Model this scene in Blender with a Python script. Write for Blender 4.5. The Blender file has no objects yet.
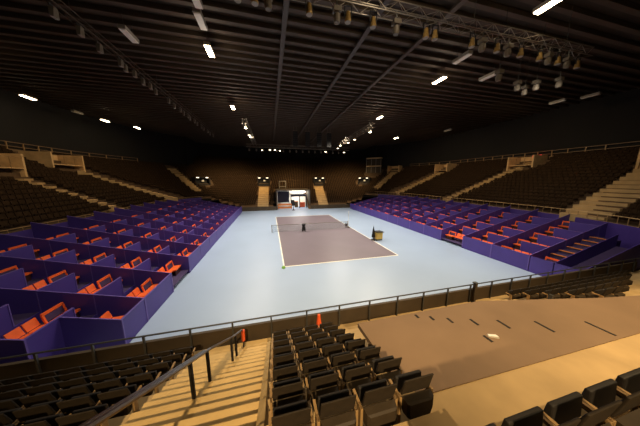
import bpy, math, random
from mathutils import Vector, Matrix
random.seed(7)
S = bpy.context.scene
COL = S.collection

# ------------------------------------------------------------------ camera, world, exposure, house lights
cam_d = bpy.data.cameras.new('camera')
cam_d.sensor_width = 36.0
cam_d.lens = 11.25
cam_d.clip_start = 0.05
cam_d.clip_end = 300
cam = bpy.data.objects.new('camera', cam_d)
cam.location = (-6.386, -28.094, 7.249)
cam.rotation_euler = (math.pi/2 - 0.16325, 0, -0.24325)
COL.objects.link(cam)
S.camera = cam
CX, CY, CZ = cam.location

world = bpy.data.worlds.new('hall_dark')
S.world = world
world.use_nodes = True
world.node_tree.nodes['Background'].inputs[0].default_value = (1.0, 0.78, 0.55, 1)
world.node_tree.nodes['Background'].inputs[1].default_value = 0.004

S.view_settings.view_transform = 'Standard'
S.view_settings.look = 'None'
S.view_settings.gamma = 1.0
S.view_settings.use_curve_mapping = False
S.view_settings.exposure = 0.0

WARM = (1.0, 0.80, 0.58)
SODIUM = (1.0, 0.72, 0.38)


def spot(name, loc, target, power, color, size_deg=120, blend=0.6, radius=0.5):
    d = bpy.data.lights.new(name, 'SPOT')
    d.energy = power
    d.color = color
    d.spot_size = math.radians(size_deg)
    d.spot_blend = blend
    d.shadow_soft_size = radius
    o = bpy.data.objects.new(name, d)
    o.location = loc
    v = Vector(target) - Vector(loc)
    o.rotation_euler = v.to_track_quat('-Z', 'Y').to_euler()
    COL.objects.link(o)
    return o


# sports-floor lamps of the roof grid (their fittings are built further down)
def bulb(name, loc, power, color, radius=0.3):
    d = bpy.data.lights.new(name, 'POINT')
    d.energy = power
    d.color = color
    d.shadow_soft_size = radius
    o = bpy.data.objects.new(name, d)
    o.location = loc
    COL.objects.link(o)
    return o


for lx, ly in ((-10.5, -9.5), (-10.7, 3.0), (10.5, -9.8), (11.0, 2.5), (-8.5, 13.0), (8.5, 13.0)):
    spot('court_lamp_beam', (lx, ly, 16.7), (lx*0.45, ly*0.8, 0), 8200, (1.0, 0.87, 0.70), 125, 0.8, 0.5)
    if ly < 10:
        bulb('court_lamp_spill', (lx, ly, 16.3), 110, (1.0, 0.80, 0.58))
spot('court_lamp_beam', (10.5, -19.2, 13.6), (17.5, -10.0, 0.5), 3600, (1.0, 0.87, 0.70), 120, 0.9, 0.5)
spot('court_lamp_beam', (-9.4, -22.0, 16.7), (-17.0, -12.0, 0.5), 3000, (1.0, 0.87, 0.70), 110, 0.9, 0.5)
# warm lamps over the near end
spot('near_lamp_beam', (-8.5, -40.0, 16.5), (-7.0, -24.0, 2.0), 23500, SODIUM, 40, 0.95, 0.25)
spot('near_lamp_beam', (4.0, -31.0, 17.5), (3.4, -24.2, 3.0), 17000, SODIUM, 68, 0.95, 0.25)
bulb('near_lamp_spill', (0.0, -22.0, 16.5), 500, (1.0, 0.8, 0.55))
# warm lamps over the far end
for lx in (-13.0, 0.0, 13.0):
    spot('far_lamp_beam', (lx, 20.6, 14.2), (lx*1.2, 29.5, 4.5), 9500, SODIUM, 100, 0.9, 0.4)
# side tiers
for sx in (-1, 1):
    for ly in (-6.0, 10.0):
        spot('side_lamp_beam', (sx*21.0, ly, 17.0), (sx*31.0, ly+2, 6.5), 2600, (1.0, 0.72, 0.40), 125, 0.9, 0.4)


# ------------------------------------------------------------------ helpers
def lin(c):
    return tuple((x/12.92 if x <= 0.04045 else ((x+0.055)/1.055)**2.4) for x in (v/255.0 for v in c))


def mat(name, rgb, rough=0.6, var=0.12, scale=6.0, metallic=0.0, spec=0.5, bump=0.0):
    m = bpy.data.materials.new(name)
    m.use_nodes = True
    nt = m.node_tree
    b = nt.nodes['Principled BSDF']
    b.inputs['Roughness'].default_value = rough
    b.inputs['Metallic'].default_value = metallic
    b.inputs['Specular IOR Level'].default_value = spec
    tc = nt.nodes.new('ShaderNodeTexCoord')
    nz = nt.nodes.new('ShaderNodeTexNoise')
    nz.inputs['Scale'].default_value = scale
    nz.inputs['Detail'].default_value = 4
    nt.links.new(tc.outputs['Object'], nz.inputs['Vector'])
    cr = nt.nodes.new('ShaderNodeValToRGB')
    c = lin(rgb)
    cr.color_ramp.elements[0].position = 0.3
    cr.color_ramp.elements[1].position = 0.7
    cr.color_ramp.elements[0].color = tuple(x*(1-var) for x in c) + (1,)
    cr.color_ramp.elements[1].color = tuple(min(1, x*(1+var)) for x in c) + (1,)
    nt.links.new(nz.outputs['Fac'], cr.inputs['Fac'])
    nt.links.new(cr.outputs['Color'], b.inputs['Base Color'])
    if bump:
        bp = nt.nodes.new('ShaderNodeBump')
        bp.inputs['Strength'].default_value = bump
        nt.links.new(nz.outputs['Fac'], bp.inputs['Height'])
        nt.links.new(bp.outputs['Normal'], b.inputs['Normal'])
    return m


def glow(name, color, strength):
    m = bpy.data.materials.new(name)
    m.use_nodes = True
    b = m.node_tree.nodes['Principled BSDF']
    b.inputs['Base Color'].default_value = color + (1,)
    b.inputs['Emission Color'].default_value = color + (1,)
    b.inputs['Emission Strength'].default_value = strength
    return m


M = {
    'floor': mat('court_border_paint', (152, 171, 198), 0.38, 0.04, 0.25, spec=0.4),
    'court': mat('playing_surface_paint', (114, 104, 114), 0.45, 0.06, 0.3, spec=0.4),
    'line': mat('white_line_paint', (235, 232, 215), 0.6, 0.03),
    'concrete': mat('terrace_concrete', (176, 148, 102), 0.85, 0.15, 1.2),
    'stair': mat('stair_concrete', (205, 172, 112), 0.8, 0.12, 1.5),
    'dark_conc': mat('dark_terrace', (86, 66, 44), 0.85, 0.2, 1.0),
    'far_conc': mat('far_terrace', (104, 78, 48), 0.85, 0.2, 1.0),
    'deck': mat('brown_deck_board', (124, 101, 78), 0.7, 0.10, 0.8, spec=0.3),
    'slot': mat('slot_black', (22, 18, 14), 0.9),
    'seat': mat('dark_seat_fabric', (44, 36, 26), 0.7, 0.2, 9, spec=0.25),
    'seat_dark': mat('dark_seat_cushion', (30, 25, 20), 0.65, 0.2, 9),
    'seat_shell': mat('dark_seat_shell', (54, 44, 31), 0.6, 0.15, 6, spec=0.3),
    'standard': mat('seat_standard_metal', (150, 120, 78), 0.5, 0.1),
    'tierseat': mat('tier_seat', (46, 33, 20), 0.9, 0.25, 2.0, spec=0.12),
    'purple': mat('purple_panel', (70, 53, 134), 0.5, 0.08, 1.0),
    'purple_in': mat('purple_carpet', (58, 44, 84), 0.8, 0.1, 2.0),
    'edge': mat('lilac_trim', (98, 80, 156), 0.5, 0.05),
    'orange': mat('orange_seat', (240, 104, 44), 0.5, 0.08, 4),
    'orange_dark': mat('chair_frame_dark', (60, 30, 30), 0.5, 0.1, 4),
    'rail': mat('rail_metal', (84, 84, 82), 0.4, 0.08, metallic=0.6),
    'railwarm': mat('hand_rail_metal', (110, 92, 70), 0.35, 0.08, metallic=0.7),
    'black': mat('black_paint', (13, 12, 12), 0.7, 0.1),
    'parapet': mat('parapet_black', (62, 50, 34), 0.7, 0.15, 1.5),
    'ceiling': mat('ceiling_sheet', (48, 39, 30), 0.8, 0.2, 0.3),
    'rib': mat('ceiling_rib', (64, 52, 40), 0.7, 0.15, 0.5),
    'wall': mat('hall_wall_dark', (15, 13, 12), 0.9, 0.2, 0.4),
    'metal': mat('truss_aluminium', (120, 112, 100), 0.4, 0.1, metallic=0.6),
    'balu': mat('balustrade_paint', (112, 90, 64), 0.6, 0.1),
    'tray': mat('tray_metal', (62, 54, 47), 0.5, 0.1),
    'grey': mat('fixture_grey', (140, 134, 124), 0.5, 0.1),
    'flood': mat('flood_grey', (100, 92, 80), 0.5, 0.1),
    'gold_lit': mat('gold_lit_fitting', (150, 122, 68), 0.4, 0.15, 12, metallic=0.3),  # gold light caught by the lamp fittings is put into this colour
    'cone': mat('cone_orange', (232, 92, 44), 0.5, 0.05),
    'white': mat('white_plastic', (226, 222, 210), 0.5, 0.04),
    'yellow': mat('yellow_box', (206, 172, 84), 0.5, 0.15, 3),
    'net': None,
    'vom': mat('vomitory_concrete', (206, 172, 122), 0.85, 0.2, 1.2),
    'vom_far': mat('portal_black', (18, 16, 14), 0.8, 0.1),
    'green': mat('green_marker', (120, 170, 70), 0.5, 0.1),
    'wood': mat('orange_wood', (206, 122, 60), 0.5, 0.12, 3),
    'panel': mat('navy_panel', (50, 48, 66), 0.6, 0.1),
    'lamp_on': glow('lamp_lens_lit', (1.0, 0.78, 0.48), 26.0),
    'lamp_small': glow('small_lens_lit', (1.0, 0.82, 0.58), 9.0),
    'portal_lamp': glow('portal_lens_lit', (1.0, 0.88, 0.70), 1.6),
    'lamp_pink': glow('pink_lens_lit', (1.0, 0.55, 0.45), 8.0),
    'red_on': glow('exit_lamp_red', (1.0, 0.06, 0.06), 1.2),
    'tunnel_light': glow('tunnel_light_strip', (1.0, 0.95, 0.88), 6.0),
}
# net: woven mesh seen as a veil
m = bpy.data.materials.new('court_net_mesh')
m.use_nodes = True
nt = m.node_tree
b = nt.nodes['Principled BSDF']
b.inputs['Base Color'].default_value = lin((165, 182, 188)) + (1,)
b.inputs['Roughness'].default_value = 0.8
b.inputs['Alpha'].default_value = 0.16
M['net'] = m


class MB:
    def __init__(self):
        self.v, self.f, self.mi = [], [], []

    def hexa(self, p, mi=0, open_faces=()):
        n = len(self.v)
        self.v += [tuple(q) for q in p]
        for k, f in enumerate(((0, 3, 2, 1), (4, 5, 6, 7), (0, 1, 5, 4), (1, 2, 6, 5), (2, 3, 7, 6), (3, 0, 4, 7))):
            if k in open_faces:
                continue
            self.f.append(tuple(n+i for i in f))
            self.mi.append(mi)
        return self

    def box(self, x0, x1, y0, y1, z0, z1, mi=0):
        x0, x1 = min(x0, x1), max(x0, x1)
        y0, y1 = min(y0, y1), max(y0, y1)
        return self.hexa([(x0, y0, z0), (x1, y0, z0), (x1, y1, z0), (x0, y1, z0),
                          (x0, y0, z1), (x1, y0, z1), (x1, y1, z1), (x0, y1, z1)], mi)

    def quad(self, a, b, c, d, mi=0):
        n = len(self.v)
        self.v += [tuple(a), tuple(b), tuple(c), tuple(d)]
        self.f.append((n, n+1, n+2, n+3))
        self.mi.append(mi)
        return self

    def tube(self, a, b, r, n=8, mi=0, r2=None):
        a, b = Vector(a), Vector(b)
        r2 = r if r2 is None else r2
        d = (b-a).normalized()
        u = d.orthogonal().normalized()
        w = d.cross(u)
        k = len(self.v)
        for c, rr in ((a, r), (b, r2)):
            for i in range(n):
                t = 2*math.pi*i/n
                self.v.append(tuple(c + rr*(math.cos(t)*u + math.sin(t)*w)))
        for i in range(n):
            j = (i+1) % n
            self.f.append((k+i, k+j, k+n+j, k+n+i))
            self.mi.append(mi)
        self.f.append(tuple(k+i for i in reversed(range(n))))
        self.mi.append(mi)
        self.f.append(tuple(k+n+i for i in range(n)))
        self.mi.append(mi)
        return self

    def bar(self, a, b, w, h, mi=0):
        a, b = Vector(a), Vector(b)
        d = (b-a).normalized()
        s = d.cross(Vector((0, 0, 1)))
        s = s.normalized() if s.length > 1e-4 else Vector((1, 0, 0))
        u = s.cross(d).normalized()
        s, u = s*w/2, u*h/2
        return self.hexa([a-s-u, a+s-u, b+s-u, b-s-u, a-s+u, a+s+u, b+s+u, b-s+u], mi)

    def lathe(self, c, prof, n=12, mi=0):
        k = len(self.v)
        for r, z in prof:
            for i in range(n):
                t = 2*math.pi*i/n
                self.v.append((c[0]+r*math.cos(t), c[1]+r*math.sin(t), c[2]+z))
        for a in range(len(prof)-1):
            for i in range(n):
                j = (i+1) % n
                self.f.append((k+a*n+i, k+a*n+j, k+(a+1)*n+j, k+(a+1)*n+i))
                self.mi.append(mi)
        self.f.append(tuple(k+i for i in reversed(range(n))))
        self.mi.append(mi)
        self.f.append(tuple(k+(len(prof)-1)*n+i for i in range(n)))
        self.mi.append(mi)
        return self

    def build(self, name, mats, parent=None, loc=None, bevel=0.0, smooth=False):
        me = bpy.data.meshes.new(name)
        me.from_pydata(self.v, [], self.f)
        for q in (mats if isinstance(mats, (list, tuple)) else [mats]):
            me.materials.append(M[q])
        me.polygons.foreach_set('material_index', self.mi)
        if smooth:
            me.polygons.foreach_set('use_smooth', [True]*len(self.f))
        me.update()
        o = bpy.data.objects.new(name, me)
        COL.objects.link(o)
        if parent:
            o.parent = parent
        if loc:
            o.location = loc
        if bevel:
            md = o.modifiers.new('edge', 'BEVEL')
            md.width = bevel
            md.segments = 2
        return o


def tag(o, label, cat, group=None, kind=None):
    o['label'] = label
    o['category'] = cat
    if group:
        o['group'] = group
    if kind:
        o['kind'] = kind
    return o


def struct(o, label, cat='room'):
    o['kind'] = 'structure'
    o['label'] = label
    o['category'] = cat
    return o


def empty(name, loc=(0, 0, 0), rz=0.0):
    o = bpy.data.objects.new(name, None)
    o.empty_display_size = 0.1
    o.location = loc
    o.rotation_euler = (0, 0, rz)
    COL.objects.link(o)
    return o


def dup(root, loc, rz=0.0, keep=None):
    r = root.copy()
    COL.objects.link(r)
    r.location = loc
    r.rotation_euler = (0, 0, rz)
    for ch in list(root.children):
        c = ch.copy()
        COL.objects.link(c)
        c.parent = r
        for g in ch.children:
            d = g.copy()
            COL.objects.link(d)
            d.parent = c
    return r


ONES = ['', 'first', 'second', 'third', 'fourth', 'fifth', 'sixth', 'seventh', 'eighth', 'ninth', 'tenth', 'eleventh', 'twelfth',
        'thirteenth', 'fourteenth', 'fifteenth', 'sixteenth', 'seventeenth', 'eighteenth', 'nineteenth', 'twentieth']


def nth(n):
    if n <= 20:
        return ONES[n]
    tens = {2: 'twenty', 3: 'thirty', 4: 'forty'}[n//10]
    return tens + '-' + ONES[n % 10] if n % 10 else {2: 'twentieth', 3: 'thirtieth', 4: 'fortieth'}[n//10]


def cdist(x, y, z):
    return math.sqrt((x-CX)**2 + (y-CY)**2 + (z-CZ)**2)


FX, FY = math.sin(0.24325), math.cos(0.24325)


def in_view(x, y, margin=1.0):
    dx, dy = x-CX, y-CY
    f = dx*FX + dy*FY
    s = dx*FY - dy*FX
    return f > 0.2 and abs(s) < 1.62*f + margin


# ------------------------------------------------------------------ floor and court
struct(MB().quad((-45, -40, 0), (45, -40, 0), (45, 50, 0), (-45, 50, 0)).build('floor', 'floor'),
       'pale blue painted sports floor around the court', 'floor')
struct(MB().box(-5.485, 5.485, -11.885, 11.885, 0.002, 0.012).build('floor_court', 'court'),
       'mauve grey tennis playing surface in the middle of the floor', 'court')
mb = MB()
w = 0.05
for x in (-5.485, 5.485):
    mb.box(x-w, x+w, -11.885, 11.885, 0.012, 0.017)
for y in (-11.885, 11.885):
    mb.box(-5.485, 5.485, y-0.06, y+0.06, 0.012, 0.0172)
struct(mb.build('floor_line', 'line'), 'white boundary lines painted round the playing surface', 'court line')

# net
net = empty('tennis_net', (0, 0, 0))
tag(net, 'tennis net stretched across the middle of the mauve court', 'net')
MB().box(-6.35, 4.95, -0.01, 0.01, 0.02, 0.95).build('net_mesh', 'net', net)
MB().box(-6.35, 4.95, -0.015, 0.015, 0.97, 1.02).build('headband', 'grey', net)
for x in (-6.35, 4.95):
    MB().tube((x, 0, 0.0), (x, 0, 1.07), 0.05, 10).build('post', 'grey', net)
pole = empty('pale_pole', (5.15, 0.15, 0.0))
tag(pole, 'thin tall pale pole standing beside the net post', 'pole')
MB().tube((0, 0, 0.2), (0, 0, 2.6), 0.03, 8).build('shaft', 'white', pole)
MB().lathe((0, 0, 0), [(0.28, 0), (0.26, 0.07), (0.06, 0.12), (0.05, 0.22)], 14).build('base', 'orange_dark', pole)
MB().box(-0.55, -0.15, -0.15, 0.15, 0.25, 0.62).box(-0.5, -0.46, -0.1, -0.06, 0, 0.25).box(-0.24, -0.2, 0.06, 0.1, 0, 0.25)\
    .build('clamp_box', 'orange_dark', pole)
# dark machine by the net, seen near the net centre
dk = empty('ball_machine', (-1.95, -0.55, 0))
tag(dk, 'small dark upright machine standing at the net centre', 'machine')
MB().box(-0.24, 0.24, -0.2, 0.2, 0.14, 0.72).build('body', 'black', dk, bevel=0.03)
MB().lathe((0, 0, 0.72), [(0.16, 0), (0.3, 0.34), (0.31, 0.36), (0.1, 0.3)], 12).build('hopper', 'black', dk)
for x in (-0.2, 0.2):
    MB().tube((x-0.03, -0.18, 0.09), (x+0.03, -0.18, 0.09), 0.09, 12).build('wheel', 'black', dk)
    MB().tube((x-0.03, 0.18, 0.09), (x+0.03, 0.18, 0.09), 0.09, 12).build('wheel', 'black', dk)
# parasol + yellow cart on the right side of the court
ps = empty('furled_parasol', (5.62, -6.72, 0))
tag(ps, 'furled black parasol standing upright beside the yellow cart', 'parasol')
MB().lathe((0, 0, 0), [(0.3, 0), (0.3, 0.06), (0.08, 0.1), (0.04, 0.3)], 14).build('base', 'black', ps)
MB().lathe((0, 0, 0.3), [(0.05, 0), (0.2, 0.06), (0.2, 0.25), (0.13, 0.8), (0.05, 1.3), (0.02, 1.42)], 10).build('canopy', 'black', ps)
MB().tube((0, 0, 1.7), (0, 0, 1.84), 0.015, 6).build('tip', 'grey', ps)
ct = empty('court_cart', (6.25, -6.75, 0))
tag(ct, 'yellow boxy cart on wheels beside the right court line', 'cart')
MB().box(-0.42, 0.42, -0.38, 0.38, 0.16, 1.0).build('bin', 'yellow', ct, bevel=0.04)
MB().box(-0.45, 0.45, -0.41, 0.41, 1.0, 1.08).build('lid', 'black', ct, bevel=0.02)
for x in (-0.33, 0.33):
    for y in (-0.3, 0.3):
        MB().tube((x-0.03, y, 0.08), (x+0.03, y, 0.08), 0.08, 12).build('wheel', 'black', ct)
MB().tube((0.45, -0.3, 0.9), (0.66, -0.3, 1.0), 0.02, 6).tube((0.45, 0.3, 0.9), (0.66, 0.3, 1.0), 0.02, 6)\
    .tube((0.66, -0.3, 1.0), (0.66, 0.3, 1.0), 0.02, 6).build('handle', 'rail', ct)
gm = MB().lathe((-5.55, -12.1, 0.0), [(0.16, 0), (0.16, 0.05), (0.11, 0.16), (0.03, 0.2)], 12).build('corner_marker', 'green')
tag(gm, 'small green marker at the near corner of the mauve court', 'marker')

# ------------------------------------------------------------------ bowl: side and far tiers
A0, B0, RC = 19.6, 21.5, 11.0
HX, HY = A0-RC, B0-RC
ROW_D, ROW_H = 0.7, 0.4


def zrow(o):
    return 0.9 + 0.5714*o


def outline(o):
    """Right near corner -> right side -> far end -> left side -> left near corner: list of (x, y, nx, ny)."""
    r = RC + o
    pts = []
    NA, NS, NE = 16, 12, 12
    for i in range(NA+1):
        t = -math.pi/2 + (math.pi/2)*i/NA
        pts.append((HX+r*math.cos(t), -HY+r*math.sin(t), math.cos(t), math.sin(t)))
    for i in range(1, NS):
        pts.append((HX+r, -HY+2*HY*i/NS, 1, 0))
    for i in range(NA+1):
        t = (math.pi/2)*i/NA
        pts.append((HX+r*math.cos(t), HY+r*math.sin(t), math.cos(t), math.sin(t)))
    for i in range(1, NE):
        pts.append((HX-2*HX*i/NE, HY+r, 0, 1))
    for i in range(NA+1):
        t = math.pi/2 + (math.pi/2)*i/NA
        pts.append((-HX+r*math.cos(t), HY+r*math.sin(t), math.cos(t), math.sin(t)))
    for i in range(1, NS):
        pts.append((-HX-r, HY-2*HY*i/NS, -1, 0))
    for i in range(NA+1):
        t = math.pi + (math.pi/2)*i/NA
        pts.append((-HX+r*math.cos(t), -HY+r*math.sin(t), math.cos(t), math.sin(t)))
    return pts


def bowl_ok(x, y, o):
    if x > 0 and y < -19.6:
        return False
    if x < 0 and y < -14.5:
        return False
    if o < 4.55:
        return y > 21.45 and (abs(x) < 19)
    if o > 17.4:
        return y > 21 and abs(x) < 26.6 and o < 22.5
    return True


VOM_FAR_X = (-23.1, -8.0, 8.0, 23.1)
AISLES = [  # lower end, upper end, width, name
    ((-24.2, 1.7), (-31.2, -0.8), 1.5),
    ((-24.0, 15.5), (-33.2, 8.8), 3.2),
    ((-22.3, 22.2), (-29.3, 28.0), 1.8),
    ((24.4, 1.7), (36.0, -3.4), 1.6),
    ((24.4, 16.4), (34.0, 12.9), 3.2),
    ((22.6, 22.6), (30.0, 26.0), 1.8),
    ((23.5, -15.3), (33.0, -16.6), 3.2),
    ((-8.2, 21.6), (-8.0, 29.6), 2.5),
    ((6.9, 21.6), (7.4, 29.6), 2.5),
]


def seg_d(px, py, a, b):
    dx, dy = b[0]-a[0], b[1]-a[1]
    t = max(0, min(1, ((px-a[0])*dx+(py-a[1])*dy)/(dx*dx+dy*dy)))
    return math.hypot(px-a[0]-t*dx, py-a[1]-t*dy)


VOM_SPOTS = (((25.4, 30.0), 3.6), ((-33.2, -1.3), 3.6), ((-34.6, 7.6), 4.2), ((35.2, -3.2), 3.2), ((35.0, 12.6), 3.0), ((30.6, 26.6), 3.0), ((33.8, -16.8), 3.4))


def seat_free(x, y, o):
    for (vx, vy), wd in VOM_SPOTS:
        if math.hypot(x-vx, y-vy) < wd/2+1.1:
            return False
    for a, b_, wd in AISLES:
        if seg_d(x, y, a, b_) < wd/2+0.28:
            return False
    for vx, vy in ((-21.9, 25.8), (20.5, 26.8), (-8.0, 30.3), (8.0, 30.3)):
        l_ = math.hypot(x-vx, y-vy-0.9)
        if l_ < 2.1:
            return False
    if abs(x+0.8) < 4.6 and y < 28.2:      # player tunnel
        return False
    return True


def in_tunnel(x, y):
    return -5.0 < x < 3.4 and y < 27.6


side, far = MB(), MB()
lower_o = -0.0
k = -7
rows = []
while True:
    o = 4.7 + ROW_D*k
    if o > 33:
        break
    rows.append(o)
    k += 1
for o in rows:
    p, q = outline(o), outline(o+ROW_D)
    z = zrow(o)
    for i in range(len(p)-1):
        cx = (p[i][0]+p[i+1][0]+q[i][0])/3
        cy = (p[i][1]+p[i+1][1]+q[i][1])/3
        if not bowl_ok(cx, cy, o):
            continue
        if o < 0.0 - 0.3:
            continue
        if in_tunnel(cx, cy):
            continue
        tgt = far if cy > 21.2 and abs(cx) < 19 else side
        a, b_, c, d = p[i], p[i+1], q[i+1], q[i]
        tgt.quad((a[0], a[1], z), (d[0], d[1], z), (c[0], c[1], z), (b_[0], b_[1], z))
        zb = z-ROW_H if o > 0.2 else 0.0
        tgt.quad((a[0], a[1], zb), (a[0], a[1], z), (b_[0], b_[1], z), (b_[0], b_[1], zb))
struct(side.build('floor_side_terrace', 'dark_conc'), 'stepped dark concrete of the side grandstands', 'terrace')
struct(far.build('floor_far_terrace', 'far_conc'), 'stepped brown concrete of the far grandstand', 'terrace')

# stairs of the bowl
stair = MB()
for a, b_, wd in AISLES:
    dx, dy = b_[0]-a[0], b_[1]-a[1]
    L = math.hypot(dx, dy)
    ux, uy = dx/L, dy/L
    sx, sy = -uy, ux

    def off_of(x, y):
        # offset of a plan point from the inner outline
        ax, ay = abs(x), abs(y)
        if ax > HX and ay > HY:
            return math.hypot(ax-HX, ay-HY)-RC
        return max(ax-A0, ay-B0)
    n = int(L/0.70)
    for i in range(n):
        t0, t1 = L*i/n, L*(i+1)/n
        mx, my = a[0]+ux*(t0+t1)/2, a[1]+uy*(t0+t1)/2
        zz = zrow(off_of(mx, my)) + 0.06
        c0 = (a[0]+ux*t0, a[1]+uy*t0)
        c1 = (a[0]+ux*t1, a[1]+uy*t1)
        h = wd/2
        pts = [(c0[0]-sx*h, c0[1]-sy*h), (c0[0]+sx*h, c0[1]+sy*h), (c1[0]+sx*h, c1[1]+sy*h), (c1[0]-sx*h, c1[1]-sy*h)]
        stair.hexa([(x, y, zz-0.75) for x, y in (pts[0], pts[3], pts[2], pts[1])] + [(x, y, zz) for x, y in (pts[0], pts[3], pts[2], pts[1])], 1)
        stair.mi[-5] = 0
struct(stair.build('floor_stair_flights', ['vom', 'concrete']), 'pale stair flights climbing through the grandstands', 'stairs')

# back walls, far front boards
wl = MB()
for o0, zlo, zhi, sel in ((17.6, 9.9, 18.38, 'side'), (23.3, 12.0, 18.38, 'far')):
    p = outline(o0)
    for i in range(len(p)-1):
        a, b_ = p[i], p[i+1]
        cx, cy = (a[0]+b_[0])/2, (a[1]+b_[1])/2
        if sel == 'side' and not (abs(cx) > 26.5 or cy < 10):
            continue
        if sel == 'far' and not (cy > 21 and abs(cx) < 33):
            continue
        wl.quad((a[0], a[1], zlo), (a[0], a[1], zhi), (b_[0], b_[1], zhi), (b_[0], b_[1], zlo))
struct(wl.build('wall_bowl_rear', 'wall'), 'dark wall behind the top row of the grandstands', 'wall')
# return walls between side back wall and far tiers
wl = MB()
for s in (-1, 1):
    wl.box(s*26.7, s*27.0, 31.6, 40.0, 10.0, 18.38)
struct(wl.build('wall_far_return', 'wall'), 'dark walls flanking the upper far tiers', 'wall')
mb = MB()
mb.box(-13.4, -5.0, 21.2, 21.35, 0, 0.95).box(3.4, 14.0, 21.2, 21.35, 0, 0.95)
struct(mb.build('wall_far_boards', 'parapet'), 'low dark boards along the far edge of the blue floor', 'wall')

# balustrade along the top of the side tiers
for s, nm in ((-1, 'left'), (1, 'right')):
    bal = empty('balustrade', (0, 0, 0))
    tag(bal, f'pale balustrade along the top edge of the {nm} grandstand', 'balustrade')
    rl, pl = MB(), MB()
    p = [q for q in outline(17.3) if q[0]*s > 20 and -19 < q[1] < 24]
    zb = zrow(17.3)
    acc = 0.0
    for i in range(len(p)-1):
        a, b_ = p[i], p[i+1]
        for zz in (0.55, 1.05):
            rl.bar((a[0], a[1], zb+zz), (b_[0], b_[1], zb+zz), 0.06, 0.09)
        rl.bar((a[0], a[1], zb+0.12), (b_[0], b_[1], zb+0.12), 0.05, 0.22)
        L = math.hypot(b_[0]-a[0], b_[1]-a[1])
        n = max(1, round(L/1.9))
        for j in range(n):
            t = j/n
            x, y = a[0]+(b_[0]-a[0])*t, a[1]+(b_[1]-a[1])*t
            if in_view(x, y, 1.0):
                MB().box(x-0.05, x+0.05, y-0.05, y+0.05, zb-0.1, zb+1.05).build('post', 'standard', bal)
    rl.build('rail', 'balu', bal)

# rail on the lower edge of the side tiers, behind the purple boxes
for s, nm in ((-1, 'left'), (1, 'right')):
    bal = empty('front_railing', (0, 0, 0))
    tag(bal, f'thin warm metal railing above the purple back wall of the {nm} terrace', 'railing')
    rl, pl = MB(), MB()
    p = [q for q in outline(4.72) if q[0]*s > 15 and -19.5 < q[1] < 20.5]
    zb = 3.45
    hh = 0.75 if s > 0 else 0.35
    for i in range(len(p)-1):
        a, b_ = p[i], p[i+1]
        rl.tube((a[0], a[1], zb+hh), (b_[0], b_[1], zb+hh), 0.03, 6)
        if s > 0:
            rl.tube((a[0], a[1], zb+0.1), (b_[0], b_[1], zb+0.1), 0.03, 6)
        L = math.hypot(b_[0]-a[0], b_[1]-a[1])
        n = max(1, round(L/1.0))
        for j in range(n):
            t = j/n
            x, y = a[0]+(b_[0]-a[0])*t, a[1]+(b_[1]-a[1])*t
            if in_view(x, y, 1.0):
                MB().tube((x, y, zb-0.3), (x, y, zb+hh), 0.025, 6).build('post', 'standard', bal)
    rl.build('rail', 'vom' if s > 0 else 'standard', bal)

# ------------------------------------------------------------------ near stand
YF = -20.92


def near_z(i):
    return 1.0 + 0.39*i


nt_ = MB()
nt_.box(-22, 21, YF, -20.35, 0.0, 0.75)
for i in range(0, 13):
    y1 = YF - 0.67*i
    if i < 7:
        nt_.box(-22, 21, y1-0.67, y1, 0.0, near_z(i))
    elif i < 9:
        nt_.box(-22, -4.15, y1-0.67, y1, 0.0, near_z(i))
        nt_.box(-4.15, 21, y1-0.67, y1, 0.0, 3.40)
    else:
        nt_.box(-22, -6.6, y1-0.67, y1, 0.0, near_z(i))
        nt_.box(-6.6, 21, y1-0.67, y1+(0.2 if i == 9 else 0), 0.0, near_z(i)-0.04)
struct(nt_.build('floor_near_terrace', 'concrete'), 'stepped concrete of the near grandstand under the dark seats', 'terrace')
# near stairs: half steps with a kerb
ns = MB()
for i in range(0, 13):
    y1 = YF - 0.67*i
    z0 = near_z(i)
    ns.box(-9.05, -6.72, y1-0.33, y1+0.002, z0-0.3, z0+0.015)
    ns.box(-9.05, -6.72, y1-0.672, y1-0.33, z0-0.3, z0+0.195)
ns.box(-9.05, -6.72, YF, YF+0.33, 0.5, 0.9)
for i in range(0, 13):
    y1 = YF - 0.67*i
    ns.hexa([(-6.70, y1-0.67, near_z(i)-0.2), (-6.60, y1-0.67, near_z(i)-0.2), (-6.60, y1, near_z(i)-0.2), (-6.72, y1, near_z(i)-0.2),
             (-6.72, y1-0.67, near_z(i)+0.40), (-6.60, y1-0.67, near_z(i)+0.40), (-6.60, y1, near_z(i)+0.06), (-6.72, y1, near_z(i)+0.02)])
struct(ns.build('floor_near_stairs', 'stair'), 'yellow lit stair flight descending towards the court', 'stairs')
ns = MB()
for i in range(0, 6):
    y1 = YF - 0.67*i
    ns.box(4.2, 5.2, y1-0.33, y1+0.002, near_z(i)-0.3, near_z(i)+0.015)
    ns.box(4.2, 5.2, y1-0.672, y1-0.33, near_z(i)-0.3, near_z(i)+0.195)
struct(ns.build('floor_deck_stairs', 'stair'), 'pale stair flight beyond the brown deck', 'stairs')

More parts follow.
